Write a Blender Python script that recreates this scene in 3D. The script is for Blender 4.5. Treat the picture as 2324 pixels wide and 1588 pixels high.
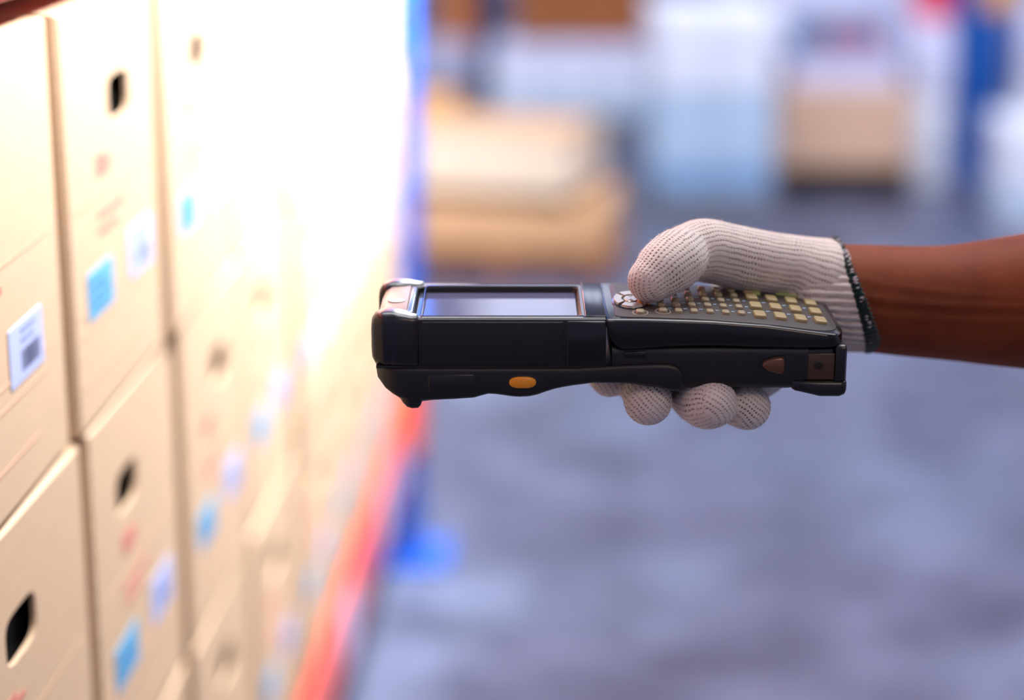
import bpy, bmesh, math, random
from mathutils import Vector, Matrix
import numpy as np

for o in list(bpy.data.objects):
    bpy.data.objects.remove(o)
S = bpy.context.scene
COL = S.collection
PI = math.pi

# ------------------------------------------------------------------ camera, world, lights, exposure
PITCH, YAW = math.radians(15.1328), math.radians(2.7393)
cd = bpy.data.cameras.new('camera')
cam = bpy.data.objects.new('camera', cd)
COL.objects.link(cam)
cam.location = (0, 0, 1.2)
cam.rotation_euler = (PI/2 - PITCH, 0, YAW)
cd.sensor_width = 36.0
cd.lens = 36.0*4600/2324
cd.clip_start = 0.05
cd.clip_end = 100
cd.dof.use_dof = True
cd.dof.focus_distance = 0.995
cd.dof.aperture_fstop = 2.5
cd.dof.aperture_blades = 0
S.camera = cam

S.view_settings.view_transform = 'Standard'
S.view_settings.look = 'None'
S.view_settings.gamma = 1.0
S.view_settings.use_curve_mapping = False
S.view_settings.exposure = 0.0

w = bpy.data.worlds.new('hall_world')
S.world = w
w.use_nodes = True
w.node_tree.nodes['Background'].inputs[0].default_value = (0.62, 0.68, 1.0, 1)
w.node_tree.nodes['Background'].inputs[1].default_value = 0.4


def area(name, loc, target, sx, sy, power, col):
    l = bpy.data.lights.new(name, 'AREA')
    l.shape = 'RECTANGLE'
    l.size, l.size_y = sx, sy
    l.energy = power
    l.color = col
    o = bpy.data.objects.new(name, l)
    COL.objects.link(o)
    o.location = loc
    d = Vector(target) - Vector(loc)
    o.rotation_euler = d.to_track_quat('-Z', 'Y').to_euler()
    return o


# aisle strip lamp close to the rack, roof lamps over the hall, an added fill behind the camera
area('rack_strip_lamp', (-0.10, 1.40, 1.34), (-0.32, 1.40, 1.33), 1.0, 0.05, 17, (0.97, 0.97, 1.0))
area('rack_strip_lamp', (-0.10, 2.55, 1.36), (-0.32, 2.55, 1.34), 1.3, 0.05, 220, (0.97, 0.97, 1.0))
area('hall_lamp_top', (0.5, 1.5, 5.0), (0.2, 1.3, 0.9), 1.2, 1.2, 60, (0.93, 0.95, 1.0))
area('hall_lamp_far', (0.5, 3.6, 5.0), (0.4, 6.2, 0), 5.0, 3.6, 500, (0.95, 0.96, 1.0))
area('hall_lamp_near', (1.6, -2.2, 4.6), (0.3, 1.0, 0.9), 2.0, 1.5, 52, (1.0, 0.76, 0.58))  # added warm fill, brightens the faces turned to the camera


# ------------------------------------------------------------------ helpers
def lin(r, g, b):
    f = lambda c: c/12.92 if c <= 0.04045 else ((c + 0.055)/1.055)**2.4
    return (f(r/255), f(g/255), f(b/255), 1)


def mat(name, col, rough=0.5, spec=0.5, metal=0.0, noise=0.0, nscale=20, bump=0.0, bscale=200, coat=0.0, sheen=0.0,
        emit=None, trans=0.0, alpha=1.0, col2=None, stretch=None, sss=0.0):
    m = bpy.data.materials.new(name)
    m.use_nodes = True
    nt = m.node_tree
    b = nt.nodes['Principled BSDF']
    b.inputs['Base Color'].default_value = col
    b.inputs['Roughness'].default_value = rough
    b.inputs['Specular IOR Level'].default_value = spec
    b.inputs['Metallic'].default_value = metal
    b.inputs['Coat Weight'].default_value = coat
    b.inputs['Coat Roughness'].default_value = 0.08
    b.inputs['Sheen Weight'].default_value = sheen
    b.inputs['Transmission Weight'].default_value = trans
    b.inputs['Alpha'].default_value = alpha
    if sss:
        b.inputs['Subsurface Weight'].default_value = sss
        b.inputs['Subsurface Radius'].default_value = (0.006, 0.002, 0.001)
        b.inputs['Subsurface Scale'].default_value = 1.0
    if emit:
        b.inputs['Emission Color'].default_value = emit[0]
        b.inputs['Emission Strength'].default_value = emit[1]
    if noise or col2 or bump:
        tc = nt.nodes.new('ShaderNodeTexCoord')
        mp = nt.nodes.new('ShaderNodeMapping')
        nt.links.new(tc.outputs['Object'], mp.inputs['Vector'])
        if stretch:
            mp.inputs['Scale'].default_value = stretch
    if noise or col2:
        n = nt.nodes.new('ShaderNodeTexNoise')
        n.inputs['Scale'].default_value = nscale
        n.inputs['Detail'].default_value = 4
        nt.links.new(mp.outputs['Vector'], n.inputs['Vector'])
        r = nt.nodes.new('ShaderNodeValToRGB')
        c2 = col2 or tuple(c*(1 - noise) for c in col[:3]) + (1,)
        c1 = col if col2 else tuple(min(1, c*(1 + noise)) for c in col[:3]) + (1,)
        r.color_ramp.elements[0].position = 0.3
        r.color_ramp.elements[0].color = c2
        r.color_ramp.elements[1].position = 0.7
        r.color_ramp.elements[1].color = c1
        nt.links.new(n.outputs['Fac'], r.inputs['Fac'])
        nt.links.new(r.outputs['Color'], b.inputs['Base Color'])
    if bump:
        n2 = nt.nodes.new('ShaderNodeTexNoise')
        n2.inputs['Scale'].default_value = bscale
        n2.inputs['Detail'].default_value = 3
        nt.links.new(mp.outputs['Vector'], n2.inputs['Vector'])
        bp = nt.nodes.new('ShaderNodeBump')
        bp.inputs['Strength'].default_value = bump
        bp.inputs['Distance'].default_value = 0.002
        nt.links.new(n2.outputs['Fac'], bp.inputs['Height'])
        nt.links.new(bp.outputs['Normal'], b.inputs['Normal'])
    return m


def link(name, me, m=None, parent=None, loc=None, rotz=None):
    o = bpy.data.objects.new(name, me)
    COL.objects.link(o)
    if m is not None and me is not None and not me.materials:
        for mm in (m if isinstance(m, (list, tuple)) else [m]):
            me.materials.append(mm)
    if parent is not None:
        o.parent = parent
    if loc is not None:
        o.location = loc
    if rotz is not None:
        o.rotation_euler = (0, 0, rotz)
    return o


def mesh(name, V, F, smooth=False, angle=40):
    me = bpy.data.meshes.new(name)
    me.from_pydata([tuple(v) for v in V], [], F)
    me.update()
    bm = bmesh.new()
    bm.from_mesh(me)
    bmesh.ops.recalc_face_normals(bm, faces=bm.faces[:])
    if smooth:
        for f in bm.faces:
            f.smooth = True
        a = math.radians(angle)
        for e in bm.edges:
            if len(e.link_faces) == 2 and e.calc_face_angle(0) > a:
                e.smooth = False
    bm.to_mesh(me)
    bm.free()
    return me


def bm_mesh(name, bm, smooth=False, angle=40):
    bmesh.ops.recalc_face_normals(bm, faces=bm.faces[:])
    if smooth:
        for f in bm.faces:
            f.smooth = True
        a = math.radians(angle)
        for e in bm.edges:
            if len(e.link_faces) == 2 and e.calc_face_angle(0) > a:
                e.smooth = False
    me = bpy.data.meshes.new(name)
    bm.to_mesh(me)
    bm.free()
    return me


def bbox(bm, x0, x1, y0, y1, z0, z1, bev=0.0, seg=2):
    r = bmesh.ops.create_cube(bm, size=1)
    vs = r['verts']
    for v in vs:
        v.co = Vector(((x0 + x1)/2 + v.co.x*(x1 - x0), (y0 + y1)/2 + v.co.y*(y1 - y0), (z0 + z1)/2 + v.co.z*(z1 - z0)))
    if bev:
        es = list({e for v in vs for e in v.link_edges})
        bmesh.ops.bevel(bm, geom=es, offset=bev, segments=seg, profile=0.5, affect='EDGES')


def box_me(name, x0, x1, y0, y1, z0, z1, bev=0.0, seg=2):
    bm = bmesh.new()
    bbox(bm, x0, x1, y0, y1, z0, z1, bev, seg)
    return bm_mesh(name, bm, bev > 0, 50)


def loft(loops, cap0=True, cap1=True):
    n = len(loops[0])
    V = [p for l in loops for p in l]
    F = []
    for i in range(len(loops) - 1):
        for k in range(n):
            a, b = i*n + k, i*n + (k + 1) % n
            F.append((a, b, b + n, a + n))
    if cap0:
        F.append(tuple(range(n - 1, -1, -1)))
    if cap1:
        F.append(tuple(range((len(loops) - 1)*n, len(loops)*n)))
    return V, F


def rr2(a0, a1, b0, b1, r, seg=5):
    """rounded rectangle in 2-D; r one radius or four (a0b0, a1b0, a1b1, a0b1)"""
    rs = r if isinstance(r, (tuple, list)) else (r,)*4
    mx = min(a1 - a0, b1 - b0)/2*0.999
    rs = [min(q, mx) for q in rs]
    out = []
    for (cx, cy, st, q) in ((a0 + rs[0], b0 + rs[0], PI, rs[0]), (a1 - rs[1], b0 + rs[1], 1.5*PI, rs[1]),
                            (a1 - rs[2], b1 - rs[2], 0, rs[2]), (a0 + rs[3], b1 - rs[3], 0.5*PI, rs[3])):
        for k in range(seg + 1):
            t = st + 0.5*PI*k/seg
            out.append((cx + q*math.cos(t), cy + q*math.sin(t)))
    return out


MM = 0.001


def loft_x(secs, seg=5):
    """secs: (x, y0, y1, z0, z1, r) in mm -> V, F in metres"""
    L = []
    for s in secs:
        x, y0, y1, z0, z1, r = s
        L.append([(x*MM, a*MM, b*MM) for a, b in rr2(y0, y1, z0, z1, r, seg)])
    return loft(L)


def loft_z(secs, seg=6):
    """secs: (z, x0, x1, y0, y1, r) in mm"""
    L = []
    for z, x0, x1, y0, y1, r in secs:
        L.append([(a*MM, b*MM, z*MM) for a, b in rr2(x0, x1, y0, y1, r, seg)])
    return loft(L)


def tag(o, label=None, cat=None, group=None, kind=None):
    if label: o['label'] = label
    if cat: o['category'] = cat
    if group: o['group'] = group
    if kind: o['kind'] = kind
    return o


def empty(name, loc=(0, 0, 0), rotz=0, label=None, cat=None, group=None):
    o = bpy.data.objects.new(name, None)
    COL.objects.link(o)
    o.empty_display_size = 0.05
    o.location = loc
    o.rotation_euler = (0, 0, rotz)
    return tag(o, label, cat, group)


def interp(xs, ys, x):
    return float(np.interp(x, xs, ys))


# ------------------------------------------------------------------ materials
def floor_mat():
    m = bpy.data.materials.new('painted_concrete')
    m.use_nodes = True
    nt = m.node_tree
    b = nt.nodes['Principled BSDF']
    tc = nt.nodes.new('ShaderNodeTexCoord')
    n = nt.nodes.new('ShaderNodeTexNoise')
    n.inputs['Scale'].default_value = 4.5
    n.inputs['Detail'].default_value = 5
    n.inputs['Roughness'].default_value = 0.6
    r = nt.nodes.new('ShaderNodeValToRGB')
    e = r.color_ramp.elements
    e[0].position = 0.32
    e[0].color = lin(60, 64, 84)
    e[1].position = 0.68
    e[1].color = lin(106, 118, 144)
    x = e.new(0.5)
    x.color = lin(84, 92, 114)
    n2 = nt.nodes.new('ShaderNodeTexNoise')
    n2.inputs['Scale'].default_value = 1.6
    n2.inputs['Detail'].default_value = 2
    r2 = nt.nodes.new('ShaderNodeValToRGB')
    r2.color_ramp.elements[0].position = 0.42
    r2.color_ramp.elements[0].color = (0.80, 0.70, 0.74, 1)
    r2.color_ramp.elements[1].position = 0.60
    r2.color_ramp.elements[1].color = (1, 1, 1, 1)
    mx = nt.nodes.new('ShaderNodeMix')
    mx.data_type = 'RGBA'
    mx.blend_type = 'MULTIPLY'
    mx.inputs[0].default_value = 1
    nt.links.new(tc.outputs['Object'], n.inputs['Vector'])
    nt.links.new(tc.outputs['Object'], n2.inputs['Vector'])
    nt.links.new(n.outputs['Fac'], r.inputs['Fac'])
    nt.links.new(n2.outputs['Fac'], r2.inputs['Fac'])
    nt.links.new(r.outputs['Color'], mx.inputs[6])
    nt.links.new(r2.outputs['Color'], mx.inputs[7])
    nt.links.new(mx.outputs[2], b.inputs['Base Color'])
    b.inputs['Roughness'].default_value = 0.42
    b.inputs['Specular IOR Level'].default_value = 0.4
    return m


M = {}
M['floor'] = floor_mat()
M['wall'] = mat('wall_paint', lin(205, 208, 225), 0.8, noise=0.04, nscale=3)
M['ceiling'] = mat('ceiling_sheet', lin(190, 195, 215), 0.8)
M['day'] = mat('daylight_window', (0.8, 0.9, 1, 1), 0.4, emit=((0.76, 0.80, 1.0, 1), 1.7))  # added glow, gives the scanner display its bright reflection
M['frame'] = mat('window_frame_paint', lin(120, 125, 140), 0.5)
M['card'] = mat('carton_board', lin(201, 170, 136), 0.75, spec=0.25, noise=0.03, nscale=24, stretch=(1, 1, 5))
M['card2'] = mat('carton_board_tan', lin(210, 164, 120), 0.8, noise=0.06, nscale=12)
M['card3'] = mat('carton_board_pale', lin(240, 218, 190), 0.8, noise=0.05, nscale=12)
M['card_edge'] = mat('carton_board_edge', lin(190, 150, 105), 0.85)
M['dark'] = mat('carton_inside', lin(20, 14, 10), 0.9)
M['tape'] = mat('parcel_tape', lin(196, 160, 116), 0.25)
M['red_print'] = mat('red_print', lin(196, 120, 105), 0.7, spec=0.2)
M['red_line'] = mat('red_line_print', lin(198, 158, 128), 0.7, spec=0.2)
M['lab_blue'] = mat('label_blue', lin(96, 168, 205), 0.5, noise=0.12, nscale=90)
M['lab_pale'] = mat('label_pale', lin(178, 186, 222), 0.5)
M['ink'] = mat('label_ink', lin(64, 66, 92), 0.6)
M['ink_blue'] = mat('label_ink_blue', lin(50, 110, 160), 0.6)
M['ink_grey'] = mat('label_ink_grey', lin(130, 142, 190), 0.6)
M['post'] = mat('rack_blue_paint', lin(18, 92, 200), 0.3, spec=0.6, noise=0.08, nscale=9)
M['post2'] = mat('rack_dark_blue_paint', lin(10, 84, 168), 0.4, noise=0.08, nscale=9)
M['beam'] = mat('rack_orange_paint', lin(214, 82, 58), 0.32, noise=0.08, nscale=12)
M['hole'] = mat('slot_dark', lin(70, 66, 120), 0.6)
M['bolt'] = mat('zinc_bolt', lin(170, 172, 180), 0.35, metal=0.8)
M['sticker'] = mat('beam_sticker', lin(205, 195, 228), 0.4)  # pale tone of light reflected off the beam, painted on
M['deck'] = mat('rack_deck', lin(150, 140, 135), 0.6)
M['wood'] = mat('pallet_wood', lin(150, 92, 48), 0.8, noise=0.2, nscale=8, stretch=(1, 8, 8))
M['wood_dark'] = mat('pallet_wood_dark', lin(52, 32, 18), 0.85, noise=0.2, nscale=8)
M['black'] = mat('black_housing', lin(20, 15, 14), 0.42, spec=0.45, bump=0.03, bscale=2500)
M['gloss'] = mat('black_gloss_housing', lin(16, 13, 13), 0.17, spec=0.5)
M['rubber'] = mat('black_rubber', lin(24, 18, 19), 0.28, spec=0.5)
M['taupe'] = mat('nose_cap_plastic', lin(168, 150, 136), 0.3, spec=0.6)  # lightened: reflection of the bright cartons put into the base colour
M['disc'] = mat('speaker_disc', lin(178, 162, 150), 0.4)
M['bezel'] = mat('screen_bezel', lin(44, 36, 38), 0.14, spec=0.7)
M['bezel_blue'] = mat('screen_gasket', lin(120, 150, 185), 0.15, spec=0.8)
M['screen'] = mat('display_glass', lin(92, 92, 120), 0.07, spec=0.6)
M['plate'] = mat('keypad_membrane', lin(60, 53, 47), 0.45, spec=0.4)
M['key'] = mat('key_rubber', lin(148, 128, 86), 0.5, spec=0.4)
M['key2'] = mat('key_small_rubber', lin(140, 124, 96), 0.45, spec=0.4)
M['green'] = mat('key_green', lin(150, 160, 88), 0.4)
M['orange'] = mat('key_orange', lin(235, 140, 20), 0.4)
M['amber'] = mat('amber_button', lin(236, 148, 22), 0.32, spec=0.5)
M['silver'] = mat('silver_key', lin(165, 155, 140), 0.22, spec=0.7, metal=0.3)
M['bronze'] = mat('latch_bronze', lin(104, 68, 46), 0.3, metal=0.35)
M['window'] = mat('connector_window', lin(70, 46, 24), 0.3, spec=0.4, coat=0.2)
M['screw'] = mat('dark_screw', lin(60, 48, 40), 0.3, metal=0.6)
M['legend'] = mat('key_legend', lin(120, 140, 160), 0.5)
M['pit'] = mat('screw_pit', lin(6, 5, 6), 0.5)


def skin_mat():
    m = mat('skin_brown', lin(138, 64, 30), 0.65, spec=0.18, sss=0.1)
    nt = m.node_tree
    b = nt.nodes['Principled BSDF']
    tc = nt.nodes.new('ShaderNodeTexCoord')
    n = nt.nodes.new('ShaderNodeTexNoise')
    n.inputs['Scale'].default_value = 28
    n.inputs['Detail'].default_value = 5
    r = nt.nodes.new('ShaderNodeValToRGB')
    r.color_ramp.elements[0].position = 0.3
    r.color_ramp.elements[0].color = lin(102, 45, 20)
    r.color_ramp.elements[1].position = 0.72
    r.color_ramp.elements[1].color = lin(126, 60, 27)
    nt.links.new(tc.outputs['Object'], n.inputs['Vector'])
    nt.links.new(n.outputs['Fac'], r.inputs['Fac'])
    nt.links.new(r.outputs['Color'], b.inputs['Base Color'])
    n2 = nt.nodes.new('ShaderNodeTexNoise')
    n2.inputs['Scale'].default_value = 420
    n2.inputs['Detail'].default_value = 3
    nt.links.new(tc.outputs['Object'], n2.inputs['Vector'])
    bp = nt.nodes.new('ShaderNodeBump')
    bp.inputs['Strength'].default_value = 0.25
    bp.inputs['Distance'].default_value = 0.0006
    nt.links.new(n2.outputs['Fac'], bp.inputs['Height'])
    nt.links.new(bp.outputs['Normal'], b.inputs['Normal'])
    return m


def knit_mat(name, rib=False):
    """stocking stitch: wales run along U, courses along V, both counted in stitches"""
    m = bpy.data.materials.new(name)
    m.use_nodes = True
    nt = m.node_tree
    N, Lk = nt.nodes, nt.links
    b = N['Principled BSDF']
    b.inputs['Roughness'].default_value = 0.95
    b.inputs['Specular IOR Level'].default_value = 0.1
    b.inputs['Sheen Weight'].default_value = 0.55
    b.inputs['Sheen Roughness'].default_value = 0.4
    uv = N.new('ShaderNodeUVMap')
    uv.uv_map = 'stitch'
    tc = N.new('ShaderNodeTexCoord')
    nz = N.new('ShaderNodeTexNoise')
    nz.inputs['Scale'].default_value = 160
    nz.inputs['Detail'].default_value = 2
    Lk.new(tc.outputs['Object'], nz.inputs['Vector'])
    sp = N.new('ShaderNodeSeparateXYZ')
    # wobble
    add = N.new('ShaderNodeVectorMath')
    add.operation = 'MULTIPLY_ADD'
    Lk.new(nz.outputs['Color'], add.inputs[0])
    add.inputs[1].default_value = (1.1, 0.75, 0)
    Lk.new(uv.outputs['UV'], add.inputs[2])
    Lk.new(add.outputs[0], sp.inputs[0])

    def mth(op, a, c=None, v=None, d=None):
        n = N.new('ShaderNodeMath')
        n.operation = op
        for i, q in enumerate((a, c if c is not None else v, d)):
            if q is None: continue
            if isinstance(q, (int, float)): n.inputs[i].default_value = q
            else: Lk.new(q, n.inputs[i])
        return n.outputs[0]
    U, V = sp.outputs[0], sp.outputs[1]
    # half-drop every second wale
    odd = mth('MULTIPLY', mth('FLOOR', mth('ADD', V, 0.5)), 0.5)
    cu = mth('COSINE', mth('MULTIPLY', mth('ADD', U, odd), 2*PI))
    cv = mth('COSINE', mth('MULTIPLY', V, 2*PI))
    cu1 = mth('MULTIPLY_ADD', cu, 0.5, d=0.5)
    cv1 = mth('MULTIPLY_ADD', cv, 0.5, d=0.5)
    groove = mth('POWER', cv1, 4.0)               # valley between wales
    hole = mth('MULTIPLY', mth('POWER', cu1, 1.6), mth('POWER', cv1, 2.6))
    big = N.new('ShaderNodeTexNoise')
    big.inputs['Scale'].default_value = 95
    big.inputs['Detail'].default_value = 1
    Lk.new(tc.outputs['Object'], big.inputs['Vector'])
    gate = N.new('ShaderNodeMapRange')
    gate.inputs['From Min'].default_value = 0.40
    gate.inputs['From Max'].default_value = 0.66
    gate.inputs['To Min'].default_value = 0.12
    Lk.new(big.outputs['Fac'], gate.inputs['Value'])
    hole_g = mth('MULTIPLY', hole, gate.outputs[0])
    dark = mth('ADD', mth('MULTIPLY', groove, 0.05 if not rib else 0.3), mth('MULTIPLY', hole_g, 0.95 if not rib else 0.15))
    mix = N.new('ShaderNodeMix')
    mix.data_type = 'RGBA'
    mix.clamp_factor = True
    Lk.new(dark, mix.inputs[0])
    mix.inputs[6].default_value = lin(216, 201, 188)
    mix.inputs[7].default_value = lin(70, 44, 40) if not rib else lin(150, 118, 100)
    Lk.new(mix.outputs[2], b.inputs['Base Color'])
    fine = N.new('ShaderNodeTexNoise')
    fine.inputs['Scale'].default_value = 1500
    fine.inputs['Detail'].default_value = 2
    Lk.new(tc.outputs['Object'], fine.inputs['Vector'])
    h = mth('ADD', mth('ADD', mth('MULTIPLY', groove, -0.2 if not rib else -0.5), mth('MULTIPLY', hole, -0.8)), mth('MULTIPLY', fine.outputs['Fac'], 0.35))
    bp = N.new('ShaderNodeBump')
    bp.inputs['Strength'].default_value = 0.8
    bp.inputs['Distance'].default_value = 0.0007
    Lk.new(h, bp.inputs['Height'])
    Lk.new(bp.outputs['Normal'], b.inputs['Normal'])
    return m


M['skin'] = skin_mat()
M['knit'] = knit_mat('white_knit')
M['rib'] = knit_mat('white_knit_rib', True)
M['hem'] = mat('green_hem_yarn', lin(10, 34, 29), 0.9, spec=0.1, bump=0.8, bscale=900, sheen=0.3)
M['stitch'] = mat('white_hem_thread', lin(190, 180, 180), 0.9)
M['fuzz'] = mat('glove_lint', lin(236, 226, 222), 0.9, sheen=0.5)

# ------------------------------------------------------------------ the hall
X0, X1, Y0, Y1, ZC = -3.2, 5.0, -3.5, 14.0, 5.6
t = 0.12
tag(link('floor', box_me('floor', X0 - t, X1 + t, Y0 - t, Y1 + t, -0.15, 0), M['floor']), kind='structure')
tag(link('ceiling', box_me('ceiling', X0 - t, X1 + t, Y0 - t, Y1 + t, ZC, ZC + 0.1), M['ceiling']), kind='structure')
tag(link('wall_left', box_me('wall_left', X0 - t, X0, Y0 - t, Y1 + t, 0, ZC), M['wall']), kind='structure')
tag(link('wall_right', box_me('wall_right', X1, X1 + t, Y0 - t, Y1 + t, 0, ZC), M['wall']), kind='structure')
tag(link('wall_front', box_me('wall_front', X0, X1, Y0 - t, Y0, 0, ZC), M['wall']), kind='structure')
bm = bmesh.new()
bbox(bm, X0, X1, Y1, Y1 + t, 0, 2.4)
bbox(bm, X0, X1, Y1, Y1 + t, 5.2, ZC)
for i in range(5):
    xa = X0 + i*(X1 - X0)/4.0
    bbox(bm, max(X0, xa - 0.15), min(X1, xa + 0.15), Y1, Y1 + t, 2.4, 5.2)
tag(link('wall_back', bm_mesh('wall_back', bm), M['wall']), kind='structure')
for i in range(4):
    xa = X0 + i*(X1 - X0)/4.0 + 0.15
    xb = X0 + (i + 1)*(X1 - X0)/4.0 - 0.15
    f = empty('window_%d' % (i + 1), (0, 0, 0))  # unseen glowing panes added for the display to reflect
    f['kind'] = 'structure'
    bm = bmesh.new()
    for (a, b_, c, d) in ((xa, xa + 0.06, 2.4, 5.2), (xb - 0.06, xb, 2.4, 5.2), (xa, xb, 2.4, 2.46), (xa, xb, 5.14, 5.2),
                          ((xa + xb)/2 - 0.03, (xa + xb)/2 + 0.03, 2.4, 5.2)):
        bbox(bm, a, b_, Y1 + 0.01, Y1 + 0.08, c, d)
    link('frame', bm_mesh('frame', bm), M['frame'], f)
    link('pane', box_me('pane', xa + 0.05, xb - 0.05, Y1 + 0.05, Y1 + 0.06, 2.45, 5.15), M['day'], f)

# ------------------------------------------------------------------ the pallet rack with the cartons
FX = -0.322      # plane of the carton fronts
rack = empty('pallet_rack', (-0.32, 1.77, 0), 0, 'blue and orange pallet rack holding the rows of cartons along the aisle', 'rack')


def upright_me(name, h, wx, wy):
    """channel post with rows of keyhole slots on the two seen faces"""
    bm = bmesh.new()
    bbox(bm, 0, wx, 0, wy, 0, h, 0.004, 2)
    return bm_mesh(name, bm, True, 50)


for (ux, uy) in ((-0.335, 3.08), (-0.335, 0.40), (-1.12, 3.08), (-1.12, 0.40)):
    u = link('upright', upright_me('upright', 2.6, 0.037, 0.09), M['post'], rack, (ux + 0.32, uy - 1.77, 0.006))
    bm = bmesh.new()
    for k in range(24):
        z = 0.12 + k*0.075
        bbox(bm, 0.0365, 0.0378, 0.022, 0.034, z, z + 0.03, 0.0)
        bbox(bm, 0.0365, 0.0378, 0.056, 0.068, z, z + 0.03, 0.0)
        bbox(bm, 0.014, 0.028, -0.0008, 0.0008, z, z + 0.03, 0.0)
    tag(link('slots', bm_mesh('slots', bm), M['hole'], u), kind='stuff')
    fp = link('foot_plate', box_me('foot_plate', -0.035, 0.085, -0.025, 0.115, -0.006, 0.004, 0.002), M['post'], u)
    for (a, b_) in ((0.066, -0.01), (0.066, 0.1)):
        bm = bmesh.new()
        bmesh.ops.create_cone(bm, cap_ends=True, segments=6, radius1=0.008, radius2=0.008, depth=0.008,
                              matrix=Matrix.Translation((a, b_, 0.008)))
        link('bolt', bm_mesh('bolt', bm), M['bolt'], u)


def beam_me(name, z0, z1, zs):
    """step beam: main face plus a set-back upper lip"""
    bm = bmesh.new()
    bbox(bm, -0.045, 0.004, -1.28, 1.31, z0, z1, 0.004, 2)
    bbox(bm, -0.045, -0.02, -1.28, 1.31, z1 - 0.003, zs, 0.003, 2)
    return bm_mesh(name, bm, True, 50)


b1 = link('beam', beam_me('beam', 0.145, 0.262, 0.296), M['beam'], rack)
cn = link('connector', box_me('connector', -0.018, 0.0265, 3.068 - 1.77, 3.178 - 1.77, 0.19, 0.335, 0.003), M['beam'], b1)
b2 = link('beam', beam_me('beam', 1.098, 1.215, 1.25), M['beam'], rack)
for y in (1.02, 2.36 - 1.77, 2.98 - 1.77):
    link('sticker', box_me('sticker', 0.004, 0.0048, y - 0.07, y + 0.05, 0.165, 0.242), M['sticker'], b1)  # pale plates painted as reflections on the beam face
for zz in (0.27, 1.225):
    link('shelf_panel', box_me('shelf_panel', -0.80, -0.022, -1.28, 1.31, zz + 0.012, zz + 0.032), M['deck'], rack)
    link('rear_beam', box_me('rear_beam', -0.80, -0.765, -1.28, 1.31, zz - 0.12, zz + 0.012, 0.003), M['beam'], rack)
for y in (3.1 - 1.77, 0.44 - 1.77):
    for z in (0.35, 1.4, 2.3):
        link('brace', box_me('brace', -0.76, -0.01, y - 0.006, y + 0.03, z, z + 0.04, 0.003), M['post'], rack)

BW, BD = 0.281, 0.36     # carton width (along the aisle) and depth


def carton_me(name, W_, H_, D_, rnd, ho=0.0):
    """a closed carton with a real hand hole in its front (+x) face; origin at the middle of the base of the front face"""
    V, F, MI = [], [], []
    n = 28
    hz, hw, hh = 0.75*H_, 0.029, 0.0145
    outer, slot, slot_in = [], [], []
    yc = [0.0]
    bulge = 0.0
    for k in range(n):
        # walk round the unit square with the corners included
        s = k/n*4
        i, f = int(s), s - int(s)
        a = [(-1 + 2*f, -1), (1, -1 + 2*f), (1 - 2*f, 1), (-1, 1 - 2*f)][i]
        c = Vector((a[0]*hw, a[1]*hh))
        # rounded slot: pull the corners in
        m_ = (abs(a[0])**4 + abs(a[1])**4)**0.25
        c /= m_
        outer.append((0, a[0]*(W_/2 - 0.003), H_/2 + a[1]*(H_/2 - 0.002)))
        slot.append((bulge, c.x + ho, hz + c.y))
        slot_in.append((-0.003, c.x + ho, hz + c.y))
    edge = [(-0.003, o[1]*W_/(W_ - 0.006), H_/2 + (o[2] - H_/2)*H_/(H_ - 0.004)) for o in outer]
    back = [(-D_, e[1], e[2]) for e in edge]
    V, F = loft([slot_in, slot, outer, edge, back], cap0=False, cap1=True)
    me = mesh(name, V, F)
    return me


def print_quad(name, y0, y1, z0, z1, m, parent, thick=0.0006, x=0.0):
    return link(name, box_me(name, x - 0.002, x + thick, y0, y1, z0, z1), m, parent)


def bars_me(name, y0, y1, z0, z1, rnd, x):
    bm = bmesh.new()
    y = y0
    while y < y1:
        wb = rnd.choice((0.0012, 0.0018, 0.003))
        bbox(bm, x - 0.001, x + 0.0004, y, min(y1, y + wb), z0, z1)
        y += wb + rnd.choice((0.0012, 0.002, 0.0026))
    return bm_mesh(name, bm)


def lines_me(name, y0, y1, zs, h, x):
    bm = bmesh.new()
    for z, f in zs:
        bbox(bm, x - 0.001, x + 0.0004, y0, y0 + (y1 - y0)*f, z, z + h)
    return bm_mesh(name, bm)


ROWN = ('top', 'middle', 'bottom')
ORD = ('first', 'second', 'third', 'fourth', 'fifth', 'sixth', 'seventh', 'eighth')
ROWS = [   # base height, carton edges along the aisle, set-back of each front, offset of its hand hole
    (0.825, 'top', (0.60, 0.876, 1.160, 1.408, 1.660, 1.915, 2.170, 2.425, 2.680, 2.935, 3.06),
     (0, 0.0, 0.0035, 0.008, 0.007, 0.013, 0.010, 0.012, 0.011, 0.010), (0, -0.03, 0.018, 0.004)),
    (0.565, 'middle', (0.63, 0.900, 1.175, 1.437, 1.695, 1.955, 2.215, 2.475, 2.735, 2.99),
     (0, 0.0, 0.002, 0.006, 0.006, 0.012, 0.010, 0.012, 0.011, 0.010), (0, -0.006, -0.03, 0.02, -0.02)),
    (0.304, 'bottom', (0.64, 0.905, 1.175, 1.440, 1.700, 1.960, 2.220, 2.480, 2.740, 3.0),
     (0, 0.0, 0.002, 0.005, 0.006, 0.008, 0.006, 0.009, 0.007, 0.006), (0, 0, 0.01)),
]
WHAT = {
    ('top', 0): 'tan carton at near end of the top row, white barcode label beside the dark gap',
    ('top', 1): 'cream carton right of the dark gap in the top row with curved black hand hole',
    ('middle', 0): 'tan carton in the middle row with the largest black hand hole, at the lower left',
    ('middle', 1): 'tan carton with angular hand hole and red print directly under the bright blue label',
}
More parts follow.
